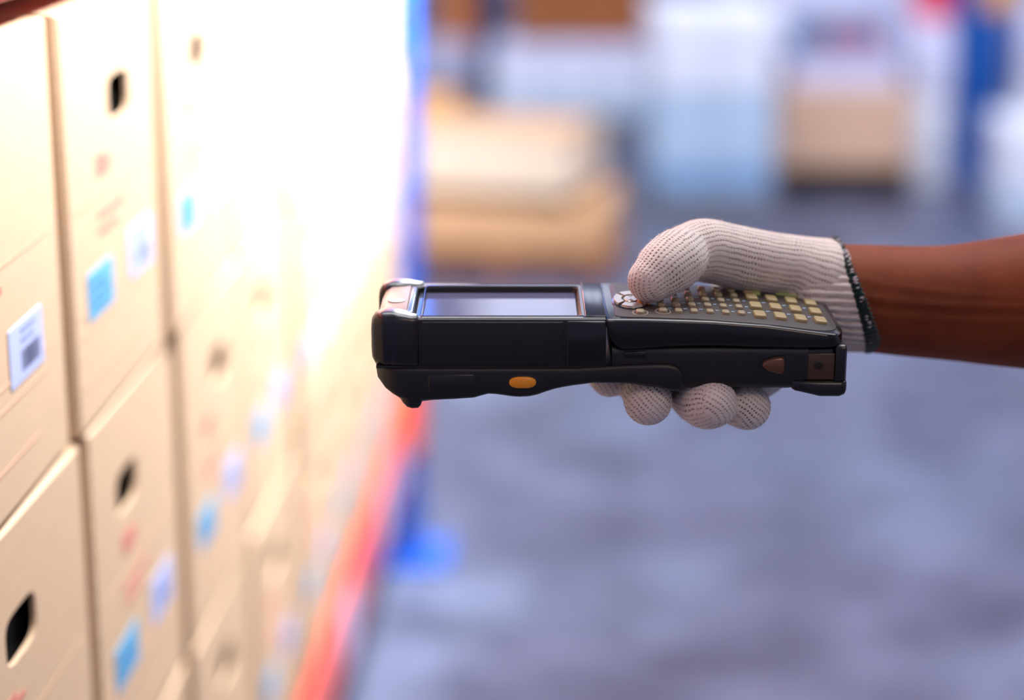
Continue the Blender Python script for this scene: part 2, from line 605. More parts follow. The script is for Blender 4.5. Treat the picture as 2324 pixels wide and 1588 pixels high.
for (z0, rn, ED, DX, HO) in ROWS:
    for j in range(len(ED) - 1):
        i = j - 1
        if ED[j + 1] - ED[j] < 0.2: continue
        rnd = random.Random(int(z0*1000)*31 + j)
        yc = (ED[j] + ED[j + 1])/2
        Wb = ED[j + 1] - ED[j] - rnd.uniform(0.011, 0.015)
        Hb = 0.256
        ho = HO[j] if j < len(HO) else rnd.uniform(-0.01, 0.01)
        if (rn, i) in WHAT:
            lab = WHAT[(rn, i)]
        elif i == -1:
            lab = 'tan carton of the %s row beyond the near edge of the photograph' % rn
        else:
            lab = 'cream hand-hole carton, %s from near end of the %s row on the rack' % (ORD[min(i, 7)], rn)
        dx = DX[j]
        c = empty('carton', (FX + dx, yc, z0), rnd.uniform(-0.008, 0.008), lab, 'carton', 'cartons on the pallet rack')
        link('body', carton_me('body', Wb, Hb, BD, rnd, ho), M['card'], c)
        link('inside', box_me('inside', -0.02, -0.012, -0.075, 0.075, 0.13, 0.245), M['dark'], c)  # dark plate behind the hand hole, inner shade put into its colour
        # printed lines, red mark, two labels
        o = link('printed_line', lines_me('printed_line', -Wb/2 + 0.012, Wb/2 - 0.012, ((0.135, 0.97), (0.070, 0.95), (0.058, 0.9), (0.026, 0.8)), 0.0016, -0.0001), M['red_line'], c)
        o2 = link('printed_mark', lines_me('printed_mark', -0.05, 0.018, ((0.112, 0.75), (0.122, 1.0), (0.148, 0.5), (0.153, 0.62), (0.158, 0.4)), 0.0042, 0.0), M['red_print'], c)
        la = print_quad('label', -0.085, -0.022, 0.064, 0.094, M['lab_blue'], c)
        la['label'] = 'blue printed sticker'
        link('label_print', lines_me('label_print', -0.078, -0.03, ((0.070, 0.8), (0.077, 1.0), (0.084, 0.6)), 0.0025, 0.0004), M['ink_blue'], la)
        lb = print_quad('label', 0.024, 0.090, 0.066, 0.099, M['lab_pale'], c)
        lb['label'] = 'pale sticker with a barcode'
        near = (i == 0 and rn == 'top')
        link('barcode', bars_me('barcode', 0.046, 0.082, 0.071, 0.083, rnd, 0.0004), M['ink'] if near else M['ink_grey'], lb)
        link('label_print', lines_me('label_print', 0.046, 0.078, ((0.087, 0.8), (0.0925, 0.9)), 0.003, 0.0004), M['ink_grey'], lb)

# ------------------------------------------------------------------ goods on the hall floor
def pallet(loc, rz, L, W_, H_, m, label, group='wooden pallets on the hall floor'):
    p = empty('pallet', loc, rz, label, 'pallet', group)
    n = 5
    bw = L/n*0.78
    top = box_me('deck_board', -bw/2, bw/2, -W_/2, W_/2, H_*0.78, H_, 0.002)
    run = box_me('runner', -L/2, L/2, -0.025, 0.025, 0, H_*0.2, 0.002)
    blk = box_me('block', -0.03, 0.03, -0.025, 0.025, H_*0.2, H_*0.78, 0.002)
    for k in range(n):
        link('deck_board', top, m, p, (-L/2 + bw/2 + k*(L - bw)/(n - 1), 0, 0))
    for y in (-W_/2 + 0.025, 0, W_/2 - 0.025):
        link('runner', run, m, p, (0, y, 0))
        for x in (-L/2 + 0.03, 0, L/2 - 0.03):
            link('block', blk, m, p, (x, y, 0))
    return p


def plain_carton(loc, rz, L, W_, H_, m, label, name='carton', cat='carton', group='cartons on floor pallets', flaps=False, open_top=False):
    c = empty(name, loc, rz, label, cat, group)
    bm = bmesh.new()
    tk = 0.006
    if open_top:
        bbox(bm, -L/2, L/2, -W_/2, W_/2, 0, tk)
        bbox(bm, -L/2, L/2, -W_/2, -W_/2 + tk, tk, H_)
        bbox(bm, -L/2, L/2, W_/2 - tk, W_/2, tk, H_)
        bbox(bm, -L/2, -L/2 + tk, -W_/2 + tk, W_/2 - tk, tk, H_)
        bbox(bm, L/2 - tk, L/2, -W_/2 + tk, W_/2 - tk, tk, H_)
    else:
        bbox(bm, -L/2, L/2, -W_/2, W_/2, 0, H_, 0.004)
    link('body', bm_mesh('body', bm), m, c)
    if flaps:
        for sgn in (-1, 1):
            f = link('flap', box_me('flap', -L/2, L/2, 0, W_/2 - 0.003, 0, 0.004), M['card2'], c, (0, sgn*W_/2, H_ + 0.0005))  # tanner than the body: the strongly lit front is put into the colours
            f.rotation_euler = (math.radians(3 if sgn < 0 else 177), 0, 0)
    if not open_top:
        link('tape', box_me('tape', -L/2 - 0.0005, L/2 + 0.0005, -0.022, 0.022, H_ + 0.0002, H_ + 0.0012), M['tape'], c)
        link('tape', box_me('tape', -L/2 - 0.001, -L/2 + 0.0002, -0.022, 0.022, H_ - 0.06, H_), M['tape'], c)
        link('tape', box_me('tape', L/2 - 0.0002, L/2 + 0.001, -0.022, 0.022, H_ - 0.06, H_), M['tape'], c)
    return c


def film_me(name, L, W_, H_, seed, amp=0.006):
    """stretch film round a load: pleated shell, open at the bottom"""
    rnd = random.Random(seed)
    n, rows_ = 20, 14
    ph = [rnd.uniform(0, 6.28) for _ in range(8)]
    loops = []
    for j in range(rows_ + 1):
        z = H_*j/rows_
        base = rr2(-L/2, L/2, -W_/2, W_/2, 0.02, 4)
        pts = []
        for k, (x, y) in enumerate(base):
            a = math.atan2(y, x)
            d = amp*(math.sin(a*9 + ph[0] + j*0.6) + 0.7*math.sin(a*17 + ph[1] - j*0.9) + 0.6*math.sin(j*1.7 + ph[2] + a*3))
            r = math.hypot(x, y)
            q = (r + d)/r
            pts.append((x*q, y*q, z + 0.3*amp*math.sin(a*5 + ph[3])))
        loops.append(pts)
    top = [(p[0]*0.93, p[1]*0.93, H_ + 0.006) for p in loops[-1]]
    loops.append(top)
    V, F = loft(loops, False, True)
    return mesh(name, V, F, True, 60)


M['card4'] = mat('carton_board_grey', lin(204, 170, 146), 0.8, noise=0.05, nscale=12)
M['card5'] = mat('carton_board_orange', lin(232, 172, 98), 0.8, noise=0.05, nscale=12)
M['navy'] = mat('post_navy_paint', lin(14, 36, 84), 0.5)
M['film'] = mat('stretch_film', (0.85, 0.9, 1, 1), 0.25, spec=0.6, alpha=0.2)
M['pack_blue'] = mat('pack_blue', lin(84, 146, 198), 0.5, noise=0.1, nscale=10)
M['pack_white'] = mat('pack_white', lin(222, 226, 240), 0.5, noise=0.05, nscale=8)
M['pack_lav'] = mat('pack_lavender', lin(206, 208, 238), 0.5)
M['pack_sky'] = mat('pack_sky', lin(158, 190, 220), 0.5, noise=0.06, nscale=8)
M['teal'] = mat('pack_teal', lin(70, 112, 150), 0.5)
M['crimson'] = mat('pack_crimson', lin(168, 82, 96), 0.5)
M['violet'] = mat('pack_violet', lin(120, 112, 160), 0.5)
M['red_tub'] = mat('tub_red', lin(232, 78, 104), 0.35)
M['yellow_tub'] = mat('tub_yellow', lin(226, 160, 60), 0.35)
M['sky_tub'] = mat('tub_sky', lin(150, 196, 216), 0.3)
M['brown'] = mat('brown_carton', lin(142, 82, 40), 0.8, noise=0.15, nscale=10)
M['orange_bin'] = mat('orange_bin', lin(214, 128, 62), 0.5, noise=0.06, nscale=10)


def wrapped(loc, rz, L, W_, layers, label, seed, nx=3, group='stretch-wrapped loads on the hall floor', ph=0.05):
    """pallet base, rows of packs, film: all one unit load"""
    r = empty('wrapped_load', loc, rz, label, 'wrapped goods', group)
    link('base', box_me('base', -L/2, L/2, -W_/2, W_/2, 0.0, ph, 0.004), M['wood_dark'] if ph > 0.03 else M['pack_white'], r)
    z = ph
    for (h, mn) in layers:
        pk = box_me('pack', -L/nx/2 + 0.002, L/nx/2 - 0.002, -W_/2 + 0.004, -0.002, 0, h - 0.003, 0.008)
        for i in range(nx):
            link('pack', pk, M[mn], r, (-L/2 + (i + 0.5)*L/nx, 0, z))
            link('pack', pk, M[mn], r, (-L/2 + (i + 0.5)*L/nx, W_/2 - 0.002, z))
        z += h
    f = link('film', film_me('film', L + 0.02, W_ + 0.02, z - 0.01, seed), M['film'], r, (0, 0, 0.01))
    f['label'] = 'clear stretch film'
    return r, z


# left: two tan cartons on a brown pallet behind the blue post
pallet((-0.262, 5.44, 0), -0.10, 0.60, 0.46, 0.055, M['wood'], 'brown wooden pallet under the two tan cartons behind the scanner')
plain_carton((-0.262, 5.43, 0.055), -0.10, 0.57, 0.42, 0.115, M['card2'], 'wide low tan carton lying on the brown pallet behind the scanner')
pallet((-0.285, 5.45, 0.172), -0.24, 0.44, 0.34, 0.032, M['wood_dark'], 'thin dark wooden pallet squeezed between the two tan cartons', group=None)  # added dark slats, drawing the shade line between the cartons
plain_carton((-0.285, 5.45, 0.205), -0.24, 0.47, 0.36, 0.155, M['card3'], 'pale open-flapped carton stacked askew on the wide low tan carton', flaps=True)
plain_carton((-0.56, 5.95, 0.0), 0.0, 0.22, 0.3, 0.36, M['card5'], 'upright orange-tan carton beside the blue rack post, behind the stacked cartons')

# middle: stretch-wrapped loads
wrapped((0.30, 6.25, 0), 0.06, 0.36, 0.46, ((0.10, 'pack_blue'), (0.11, 'pack_sky'), (0.11, 'pack_sky'), (0.12, 'pack_white'), (0.12, 'pack_white')),
        'tall pale blue film-wrapped load standing above the gloved thumb', 3, 2)
wrapped((-0.13, 7.9, 0), -0.05, 0.60, 0.5, ((0.08, 'pack_sky'), (0.11, 'pack_white'), (0.08, 'pack_lav')),
        'low white film-wrapped load behind the tan cartons, under the brown carton', 4, 3)
plain_carton((-0.11, 7.95, 0.326), 0.05, 0.52, 0.44, 0.30, M['brown'], 'dark brown carton on top of the low white film-wrapped load', group=None)
wrapped((0.60, 8.3, 0), 0.02, 0.40, 0.5, ((0.14, 'pack_sky'), (0.14, 'pack_white'), (0.14, 'pack_white'), (0.13, 'pack_lav')),
        'white film-wrapped load between the pale blue load and the crate with coloured packs', 5, 2)
plain_carton((-0.72, 9.3, 0.0), 0.0, 0.30, 0.3, 0.155, M['pack_lav'], 'low lavender carton on the floor under the orange bin', group=None)


def bin_me(name, L, W_, H_, tap=0.9, th=0.012):
    out = []
    for z, q in ((0, tap), (H_, 1.0)):
        out.append([(x*q, y*q, z) for x, y in rr2(-L/2, L/2, -W_/2, W_/2, 0.03, 4)])
    rim = [(x, y, H_) for x, y in rr2(-L/2 - 0.012, L/2 + 0.012, -W_/2 - 0.012, W_/2 + 0.012, 0.035, 4)]
    rim2 = [(x, y, H_ + 0.012) for x, y in rr2(-L/2 - 0.012, L/2 + 0.012, -W_/2 - 0.012, W_/2 + 0.012, 0.035, 4)]
    i1 = [(x, y, H_ + 0.012) for x, y in rr2(-L/2 + th, L/2 - th, -W_/2 + th, W_/2 - th, 0.025, 4)]
    i0 = [(x*tap, y*tap, th) for x, y in rr2(-L/2 + th, L/2 - th, -W_/2 + th, W_/2 - th, 0.025, 4)]
    V, F = loft([out[0], out[1], rim, rim2, i1, i0])
    return mesh(name, V, F, True, 40)


def bin_(loc, rz, L, W_, H_, m, label, name='plastic_bin', group='plastic tubs and bins'):
    r = empty(name, loc, rz, label, 'bin', group)
    link('body', bin_me('body', L, W_, H_), m, r)
    for s in (-1, 1):
        h = link('handle', box_me('handle', -0.03, 0.03, -0.006, 0.006, -0.006, 0.006, 0.004), m, r, (0, s*(W_/2 + 0.012), H_*0.72))
    return r


bin_((-0.69, 9.3, 0.157), 0.0, 0.17, 0.22, 0.26, M['orange_bin'], 'orange bin standing on the low lavender carton beside the dark blue post')
post2 = empty('barrier_post', (-0.52, 8.62, 0), 0, 'dark blue steel post standing behind the stacked tan cartons', 'post')
link('column', box_me('column', -0.045, 0.045, -0.04, 0.04, 0.01, 1.1, 0.006), M['navy'], post2)
link('foot_plate', box_me('foot_plate', -0.08, 0.08, -0.08, 0.08, 0, 0.01, 0.002), M['navy'], post2)
link('cap', box_me('cap', -0.048, 0.048, -0.043, 0.043, 1.1, 1.115, 0.004), M['navy'], post2)

# right: crate carton on a dark pallet, white tray, coloured packs
pallet((0.715, 6.58, 0), 0.08, 0.44, 0.50, 0.09, M['wood_dark'], 'dark wooden pallet under the tan crate carton at the upper right')
plain_carton((0.715, 6.58, 0.09), 0.08, 0.42, 0.48, 0.25, M['card4'], 'tan crate carton on the dark pallet carrying the white tray')
tr = empty('tray', (0.722, 6.58, 0.3425), 0.06, 'shallow white tray on the tan crate carton, holding coloured packs', 'tray')
link('body', bin_me('body', 0.36, 0.44, 0.10, 0.97), M['pack_lav'], tr)
k = 0
for mn, nmx in (('teal', 'teal'), ('teal', 'teal'), ('crimson', 'crimson'), ('violet', 'violet'), ('crimson', 'crimson'), ('violet', 'violet')):
    pl = {0: 'leftmost', 1: 'second from left', 2: 'third from left', 3: 'fourth from left', 4: 'fifth from left', 5: 'rightmost'}[k]
    p_ = empty('goods_pack', (0.722 - 0.1225 + k*0.049, 6.49 + 0.014*(k % 2), 0.357), 0.0, '%s pack standing in the white tray, %s in the row' % (nmx, pl), 'pack', 'coloured packs in the white tray')
    link('body', box_me('body', -0.022, 0.022, -0.08, 0.08, 0, 0.165, 0.004), M[mn], p_)
    link('lid', box_me('lid', -0.023, 0.023, -0.081, 0.081, 0.165, 0.18, 0.003), M['teal'], p_)
    k += 1
wrapped((0.82, 7.4, 0), 0.0, 0.54, 0.5, ((0.2, 'pack_sky'), (0.2, 'pack_lav'), (0.2, 'pack_lav')),
        'lavender film-wrapped load standing behind the tray of coloured packs', 7, 3)
wrapped((1.03, 6.72, 0), 0.0, 0.12, 0.4, ((0.26, 'pack_white'), (0.24, 'pack_lav')),
        'narrow white film-wrapped load between the tan crate carton and the blue upright', 8, 1, ph=0.02)
bin_((1.042, 6.70, 0.526), 0.0, 0.12, 0.20, 0.13, M['red_tub'], 'pinkish red tub on top of the narrow white film-wrapped load', 'plastic_tub')

rack2 = empty('rack_frame', (1.205, 6.76, 0), 0, 'blue rack frame at the upper right between the white wrapped loads', 'rack')
for yy in (0.0, 0.75):
    u = link('upright', box_me('upright', -0.08, 0.08, yy - 0.05, yy + 0.05, 0.008, 2.2, 0.006), M['post2'], rack2)
    link('foot_plate', box_me('foot_plate', -0.09, 0.09, yy - 0.08, yy + 0.08, 0, 0.008, 0.002), M['post2'], u)
for z in (0.3, 1.2, 2.0):
    link('brace', box_me('brace', -0.02, 0.02, 0.05, 0.70, z, z + 0.04, 0.004), M['post2'], rack2)
wrapped((1.42, 6.05, 0), -0.04, 0.54, 0.4, ((0.09, 'pack_sky'), (0.09, 'pack_white'), (0.09, 'pack_white')),
        'low white film-wrapped load at the right edge above the forearm', 9, 3, ph=0.02)
wrapped((1.63, 6.95, 0), 0.0, 0.56, 0.44, ((0.28, 'pack_white'), (0.26, 'pack_lav')),
        'tall white film-wrapped load right of the blue rack frame', 10, 3, ph=0.02)
link('sign_plate', box_me('sign_plate', 0.0, 0.10, -0.058, -0.052, 0.545, 0.75, 0.002), M['yellow_tub'], rack2)

# ------------------------------------------------------------------ the hand-held scanner (local mm: x right, y away, z up; seam at z = 0)
DEV = Vector((0.0012875, 0.944878, 0.935732))
dev = empty('handheld_scanner', DEV, YAW, 'black rugged handheld barcode scanner with keypad, held flat by the gloved hand', 'scanner')


def part(name, VF, m, parent=None, angle=35, label=None):
    o = link(name, mesh(name, VF[0], VF[1], True, angle), m, parent or dev)
    if label: o['label'] = label
    return o


def dbox(name, x0, x1, y0, y1, z0, z1, bev, m, parent=None, seg=3):
    return link(name, box_me(name, x0*MM, x1*MM, y0*MM, y1*MM, z0*MM, z1*MM, bev*MM, seg), m, parent or dev)


# head: outer wall, rounded rim, recess for the screen
R0 = (13, 1.2, 1.2, 13)
head = part('head_housing', loft_z([
    (0.5, -110.5, -1, 1.0, 74, R0), (4, -111, -1, 0.3, 74.5, R0), (22.6, -110.5, -1, 0.0, 75, R0),
    (24.0, -110.1, -1, 0.4, 74.6, R0), (24.8, -109, -1.4, 1.6, 73.4, R0),
    (24.8, -95, -12.5, 4.4, 66.6, 3), (24.3, -94.4, -13.0, 4.9, 66.1, 3), (21.4, -93.4, -14.2, 5.4, 65.6, 3)], 8), M['black'], angle=28)
scr = part('display', loft_z([(20.9, -93.2, -14.4, 5.6, 65.4, 2), (21.7, -93.0, -14.6, 5.8, 65.2, 2)]), M['screen'])
# trim round the screen recess
gask = part('screen_trim', loft_z([(24.7, -91.0, -11.0, 1.2, 68.4, 2), (25.1, -90.6, -11.4, 1.8, 68.0, 2), (25.1, -90.3, -12.7, 4.8, 66.4, 2), (23.2, -90.0, -13.1, 5.0, 66.0, 2)], 6), M['bezel'])
# the loft above is closed at both ends: drop the caps so the screen shows
bm = bmesh.new()
bm.from_mesh(gask.data)
bmesh.ops.delete(bm, geom=[f for f in bm.faces if len(f.verts) > 4], context='FACES')
bm.to_mesh(gask.data)
bm.free()
dbox('gasket_strip', -97.3, -94.6, 11, 62, 24.9, 25.8, 0.4, M['bezel_blue'])
dbox('gasket_strip', -99.5, -94.6, 8.5, 12.5, 24.9, 25.9, 0.4, M['bezel_blue'])

# nose cap with the round speaker cover
nose = part('nose_cap', loft_x([
    (-112.2, 24, 52, 6, 18, 4), (-111.9, 16, 60, 2, 21.5, 5), (-110.5, 13, 63, 1, 24.0, 4), (-107.5, 12, 64, 1, 25.6, 3),
    (-98.0, 12, 64, 1, 26.0, 1.5), (-97.6, 12.4, 63.6, 1, 25.6, 1.2)]), M['taupe'], label='greyish nose cap above the scan window')
bm = bmesh.new()
bmesh.ops.create_cone(bm, cap_ends=True, segments=32, radius1=0.0045, radius2=0.0042, depth=0.0005, matrix=Matrix.Translation((-0.1035, 0.031, 0.0260)))
link('speaker_cover', bm_mesh('speaker_cover', bm, True), M['disc'], nose)

# corner bumpers
for far in (0, 1):
    fy = (lambda a, b: (a, b)) if not far else (lambda a, b: (76.5 - b, 76.5 - a))
    S_ = []
    for x, a, b, z0, z1, r in ((-114.6, 5.5, 12.5, 7, 20, 3), (-114.2, 3.2, 14, 3.5, 23.2, 4), (-112.6, 1.2, 15, 0.9, 25.6, 5), (-109.5, -0.6, 15.5, 0.4, 27.0, 5),
                               (-107.6, -1.5, 15.4, 0.3, 27.2, 5), (-106, -0.8, 15.3, 0.3, 27.3, 5), (-104, -1.5, 15.0, 0.3, 27.3, 4.5), (-101, -1.7, 14.5, 0.3, 27.0, 4.5), (-99, -1.6, 13.5, 0.3, 26.6, 4), (-95, -1.4, 10.5, 0.3, 25.7, 3.5), (-92.6, -1.1, 9, 0.4, 25.5, 3), (-91.6, -0.3, 8, 0.8, 25.0, 2.5)):
        y0, y1 = fy(a, b)
        S_.append((x, y0, y1, z0, z1, r))
    bp_ = part('corner_bumper', loft_x(S_), M['rubber'], angle=60)
# side plate and collar on the seen side of the head
dbox('side_plate', -89.8, -21.6, -0.45, 1.0, 1.6, 23.0, 0.4, M['black'])
dbox('neck_cover', -20.2, -1.2, -0.6, 2.0, 1.4, 23.4, 0.9, M['gloss'])
dbox('neck_cover', -11.0, -1.0, 3.0, 73.0, 24.3, 25.3, 0.4, M['gloss'])

# lower housing with the scan engine, trigger bulge and rounded tail
bx_ = [-113, -112, -108, -104.5, -101, -97, -90, -75, -65, -61, -58, -54, -50, -46, -42.6, -38, -34, -30, -26, -22, -17, -7, 10, 22, 29, 33, 35.3, 36.4]
bz_ = [-4, -7, -11, -13.6, -15.6, -16.6, -16.9, -16.2, -15.5, -14.3, -13.5, -13.7, -14.3, -14.9, -15.1, -14.8, -13.9, -12.4, -11.1, -10.2, -9.3, -8.0, -8.3, -9.6, -11.4, -12.2, -11.6, -9.5]
S_ = []
for x, z in zip(bx_, bz_):
    d = max(0.0, min(13.0, x + 113.0))
    yin = 13.0 - math.sqrt(max(0.0, 169 - (13 - d)**2))
    ins = 0.0
    zt = 0.2 if x < -15 else interp([-15, 0, 20, 29, 33, 35.3, 36.4], [0.2, 1.2, 2.0, 2.0, 1.2, -1.0, -3.5], x)
    S_.append((x, yin - 0.2 + ins, 75.2 - yin, z, zt, 2.6 if x > -108 else 1.5))
low = part('lower_housing', loft_x(S_), M['black'], angle=50)
dbox('seam_strip', -112.2, -2, 0.9, 74, -0.4, 0.9, 0.2, M['pit'])
part('scan_foot', loft_x([(-102, 6, 62, -16.2, -12, 2), (-99.6, 2, 66, -18.6, -12, 2), (-97.4, 0.5, 68, -20.3, -12, 2), (-95, 0.2, 68, -20.9, -12, 2), (-92.2, 0.2, 68, -20.7, -12, 2), (-90.9, 1, 66, -19.6, -12, 2),
                          (-90.2, 2, 64, -17.8, -12, 2), (-66, 8, 62, -16.6, -13, 1), (-61, 12, 60, -14.6, -12.6, 0.6)]), M['rubber'], angle=50)
dbox('side_panel', -87.2, -64.4, -0.7, 2, -11.6, -3.0, 0.9, M['rubber'])
V, F = loft_x([(-87.6, -0.1, 1, -12.0, -2.6, 0.5), (-64.0, -0.1, 1, -12.0, -2.6, 0.5)])


def dome(name, cx, cz, hx, hz, y, depth, m, n=32, rings=6, sup=2.6):
    """oval push button bulging towards -y"""
    L = []
    for j in range(rings + 1):
        q = j/rings
        s = math.sqrt(max(0.0, 1 - q**3.2))
        pts = []
        for k in range(n):
            a = 2*PI*k/n
            c, s_ = math.cos(a), math.sin(a)
            r = (abs(c)**sup + abs(s_)**sup)**(-1/sup)
            pts.append(((cx + hx*max(s, 0.02)*c*r)*MM, (y - depth*q)*MM, (cz + hz*max(s, 0.02)*s_*r)*MM))
        L.append(pts)
    base = [((p[0] - cx*MM)*1.0 + cx*MM, (y + 2)*MM, p[2]) for p in L[0]]
    V, F = loft([base] + L)
    o = link(name, mesh(name, V, F, True, 60), m, dev)
    return o


o = dome('button_surround', -41.3, -7.1, 7.6, 3.7, -0.1, 0.35, M['pit'])
o = dome('scan_button', -41.3, -7.1, 6.5, 2.9, -0.3, 1.6, M['amber'])
o['label'] = 'amber oval side scan button'

# grip under the keypad
gx = [2, 8, 20, 36, 46, 60, 75, 88, 93, 97]
gz = [-8, -9, -11.2, -12.2, -11.6, -11.5, -11.9, -11.9, -11.2, -9]
S_ = []
for x, z in zip(gx, gz):
    y0 = interp([2, 20, 97], [1.6, 2.2, 2.0], x)
    S_.append((x, y0, 72, z, 11.5, 5.5))
grip = part('grip_housing', loft_x(S_, 7), M['black'], angle=50)
dbox('slot_plate', 7.6, 18.3, 1.2, 4, 4.6, 7.8, 0.4, M['gloss'])
# latch: rounded D-shaped wedge
lp = [(74.5, 1.0), (74.9, 2.4), (76.4, 3.7), (80, 4.9), (84.2, 5.3), (85.3, 4.6), (85.5, 0), (85.3, -2.6), (84.6, -3.4), (82, -3.2), (78, -2.0), (75.5, -0.6)]
cxl, czl = 81.8, 1.0
Lp = []
for q, yy in ((1.16, 2.2), (1.12, 1.35)):
    Lp.append([((cxl + (a - cxl)*q)*MM, yy*MM, (czl + (b - czl)*q)*MM) for a, b in lp])
part('latch_surround', loft(Lp), M['pit'])
Lp = []
for q, yy in ((1.0, 2.2), (0.98, 1.0), (0.9, 0.35), (0.72, -0.1), (0.45, -0.3), (0.15, -0.35)):
    Lp.append([((cxl + (a - cxl)*q)*MM, yy*MM, (czl + (b - czl)*q)*MM) for a, b in lp])
part('latch', loft(Lp), M['bronze'], angle=70, label='bronze tinted wedge latch')

# connector block at the tail
blk = part('tail_block', loft_x([(89.8, 4.2, 70, -11.4, 8.4, 2), (90.6, 3.4, 71, -12.0, 9.0, 2.4), (110.4, 3.4, 71, -12.0, 10.0, 2.4), (111.5, 4, 70, -11.5, 9.5, 2)]), M['gloss'], angle=50)
part('tail_foot', loft_x([(89.6, 2.2, 70, -11.2, -7.0, 1), (91, 1.2, 71, -11.9, -6.9, 1.2), (97, 0.4, 72, -13.2, -6.9, 1.8), (103, 0.0, 73, -14.7, -6.9, 2.2), (112.5, 0.0, 73, -14.8, -6.9, 2.4),
                          (115, 0.4, 72, -13.8, -6.9, 2.2), (115.9, 1.6, 70, -12.2, -7.2, 1.6)], 6), M['rubber'], blk, 50)
part('tail_post', loft_x([(110.2, 1.2, 70, -7.6, 10.6, 1.5), (111, 0.6, 71, -7.8, 11.2, 2), (114.6, 0.8, 70, -7.8, 11.0, 2.4), (115.6, 2.2, 68, -7.6, 9.6, 2.4)], 6), M['rubber'], blk, 50)
dbox('connector_cavity', 91.0, 97.0, 3.1, 5, -6.4, 6.3, 0.2, M['pit'], blk)
win = dbox('connector_window', 96.6, 110.0, 2.3, 5, -6.6, 6.6, 0.5, M['window'], blk)
win['label'] = 'brownish translucent connector cover'


def disc_y(name, cx, cz, r, y0, y1, m, parent, n=24):
    L = [[((cx + q*r*math.cos(2*PI*k/n))*MM, y*MM, (cz + q*r*math.sin(2*PI*k/n))*MM) for k in range(n)] for q, y in ((1, y0), (1, y1 + 0.25), (0.82, y1), (0.5, y1), (0.42, y1 + 0.5), (0.05, y1 + 0.5))]
    V, F = loft(L)
    return link(name, mesh(name, V, F, True, 40), m, parent)


disc_y('screw', 102.0, 1.0, 2.3, 3.5, 1.7, M['screw'], blk)

# keypad shell: convex top falling to the tail
KX = [-1.4, 18.3, 47.8, 76.0, 104.5, 109.7, 116]
KZ = [24.2, 24.2, 23.3, 21.1, 17.2, 16.5, 15.6]
kz = lambda x: interp(KX, KZ, x)
sx_ = [-1.0, -0.4, 1.0, 2.6, 4.6, 7.0, 10, 16, 24, 31, 40, 50, 60, 68, 76, 84, 92, 100, 105, 109.0, 111.4, 113.4, 114.6]
sb_ = [20.5, 18.0, 14.4, 11.8, 9.8, 8.9, 8.7, 9.2, 9.9, 10.4, 10.7, 10.8, 10.6, 10.2, 10.0, 9.9, 9.8, 9.8, 9.8, 9.8, 9.9, 10.2, 10.8]
sy_ = [0.4, 0.1] + [0.0]*17 + [0.6, 2.4, 6.5, 12.5]
S_ = [(x, y, 78 - y, b_, kz(x) - (0.25 if i in (0, len(sx_) - 1) else 0), 1.9 if 1 < i < 20 else 1.2) for i, (x, b_, y) in enumerate(zip(sx_, sb_, sy_))]
shell = part('keypad_housing', loft_x(S_, 6), M['gloss'], angle=32)
# membrane plate following the curve
S_ = []
for x, y in ((3.6, 8), (4.2, 6), (6, 4.6), (12, 3.6), (18, 3.4), (30, 3.0), (40, 2.8), (50, 2.6), (60, 2.6), (70, 2.6), (80, 2.8), (90, 3.0), (100, 3.6), (105, 4.6), (109, 7.5), (111, 11), (112, 16)):
    S_.append((x, y, 78 - y, kz(x) - 0.8, kz(x) + 0.45, 0.4))
plate = part('keypad_plate', loft_x(S_, 3), M['plate'], angle=30)


def slope(x):
    return math.atan2(kz(x - 1.5) - kz(x + 1.5), 3.0)


def key_me(name, lx, ly, h, r):
    L = []
    for z, q in ((-0.3, 0), (h*0.65, 0.05), (h*0.92, 0.3), (h, 0.75)):
        L.append([(a*MM, b*MM, z*MM) for a, b in rr2(-lx/2 + q, lx/2 - q, -ly/2 + q, ly/2 - q, max(0.2, r - q*0.6), 4)])
    V, F = loft(L)
    return mesh(name, V, F, True, 50)


def put_key(me, m, x, y, lift=0.4, name='key'):
    o = link(name, me, m, plate)
    o.location = (x*MM, y*MM, (kz(x) + lift)*MM)
    o.rotation_euler = (0, slope(x), 0)
    return o


kb = key_me('key', 6.0, 11.0, 1.7, 1.6)
ks = key_me('key', 3.7, 6.2, 1.5, 1.4)
kr = key_me('key', 4.2, 6.6, 1.6, 2.0)
ring = None
bmr = bmesh.new()
L = [[(q*3.9*math.cos(2*PI*k/28)*MM, q*6.0*math.sin(2*PI*k/28)*MM, z*MM) for k in range(28)] for q, z in ((1, -0.2), (1, 0.25), (0.86, 0.25), (0.84, -0.2))]
V, F = loft(L, False, False)
ring_me = mesh('key_ring', V, F, True, 30)
for x, ys_ in ((74.6, (17.5, 35.6, 53.6, 69)), (84.8, (19.2, 37.6, 55.2)), (95.0, (20.4, 39.0, 56.2)), (105.0, (21.6, 39.6, 57.2))):
    for y in ys_:
        put_key(kb, M['key'], x, y)
for x, y0 in ((27.2, 15.2), (34.8, 15.5), (42.4, 15.9), (50.2, 16.3), (58.0, 17.0), (65.8, 17.8)):
    for j, dy in enumerate((0, 12.6, 24.4, 37.0, 49)):
        put_key(kr if (j == 0 and x < 30) else ks, M['key2'], x, y0 + dy)
put_key(ring_me, M['silver'], 27.2, 15.2, 0.45, 'key_ring')
put_key(kr, M['key2'], 15.9, 11.4)
put_key(ring_me, M['silver'], 15.9, 11.4, 0.45, 'key_ring')
g = put_key(key_me('key', 4.6, 7.5, 1.4, 1.4), M['green'], 78.3, 66)
g = put_key(key_me('key', 20.0, 5.0, 1.5, 1.5), M['green'], 98.5, 71.5)
g['label'] = 'long green key'
g = put_key(key_me('key', 6.5, 7.5, 1.5, 2.0), M['orange'], 18.6, 31.0)
g['label'] = 'orange key under the thumb'
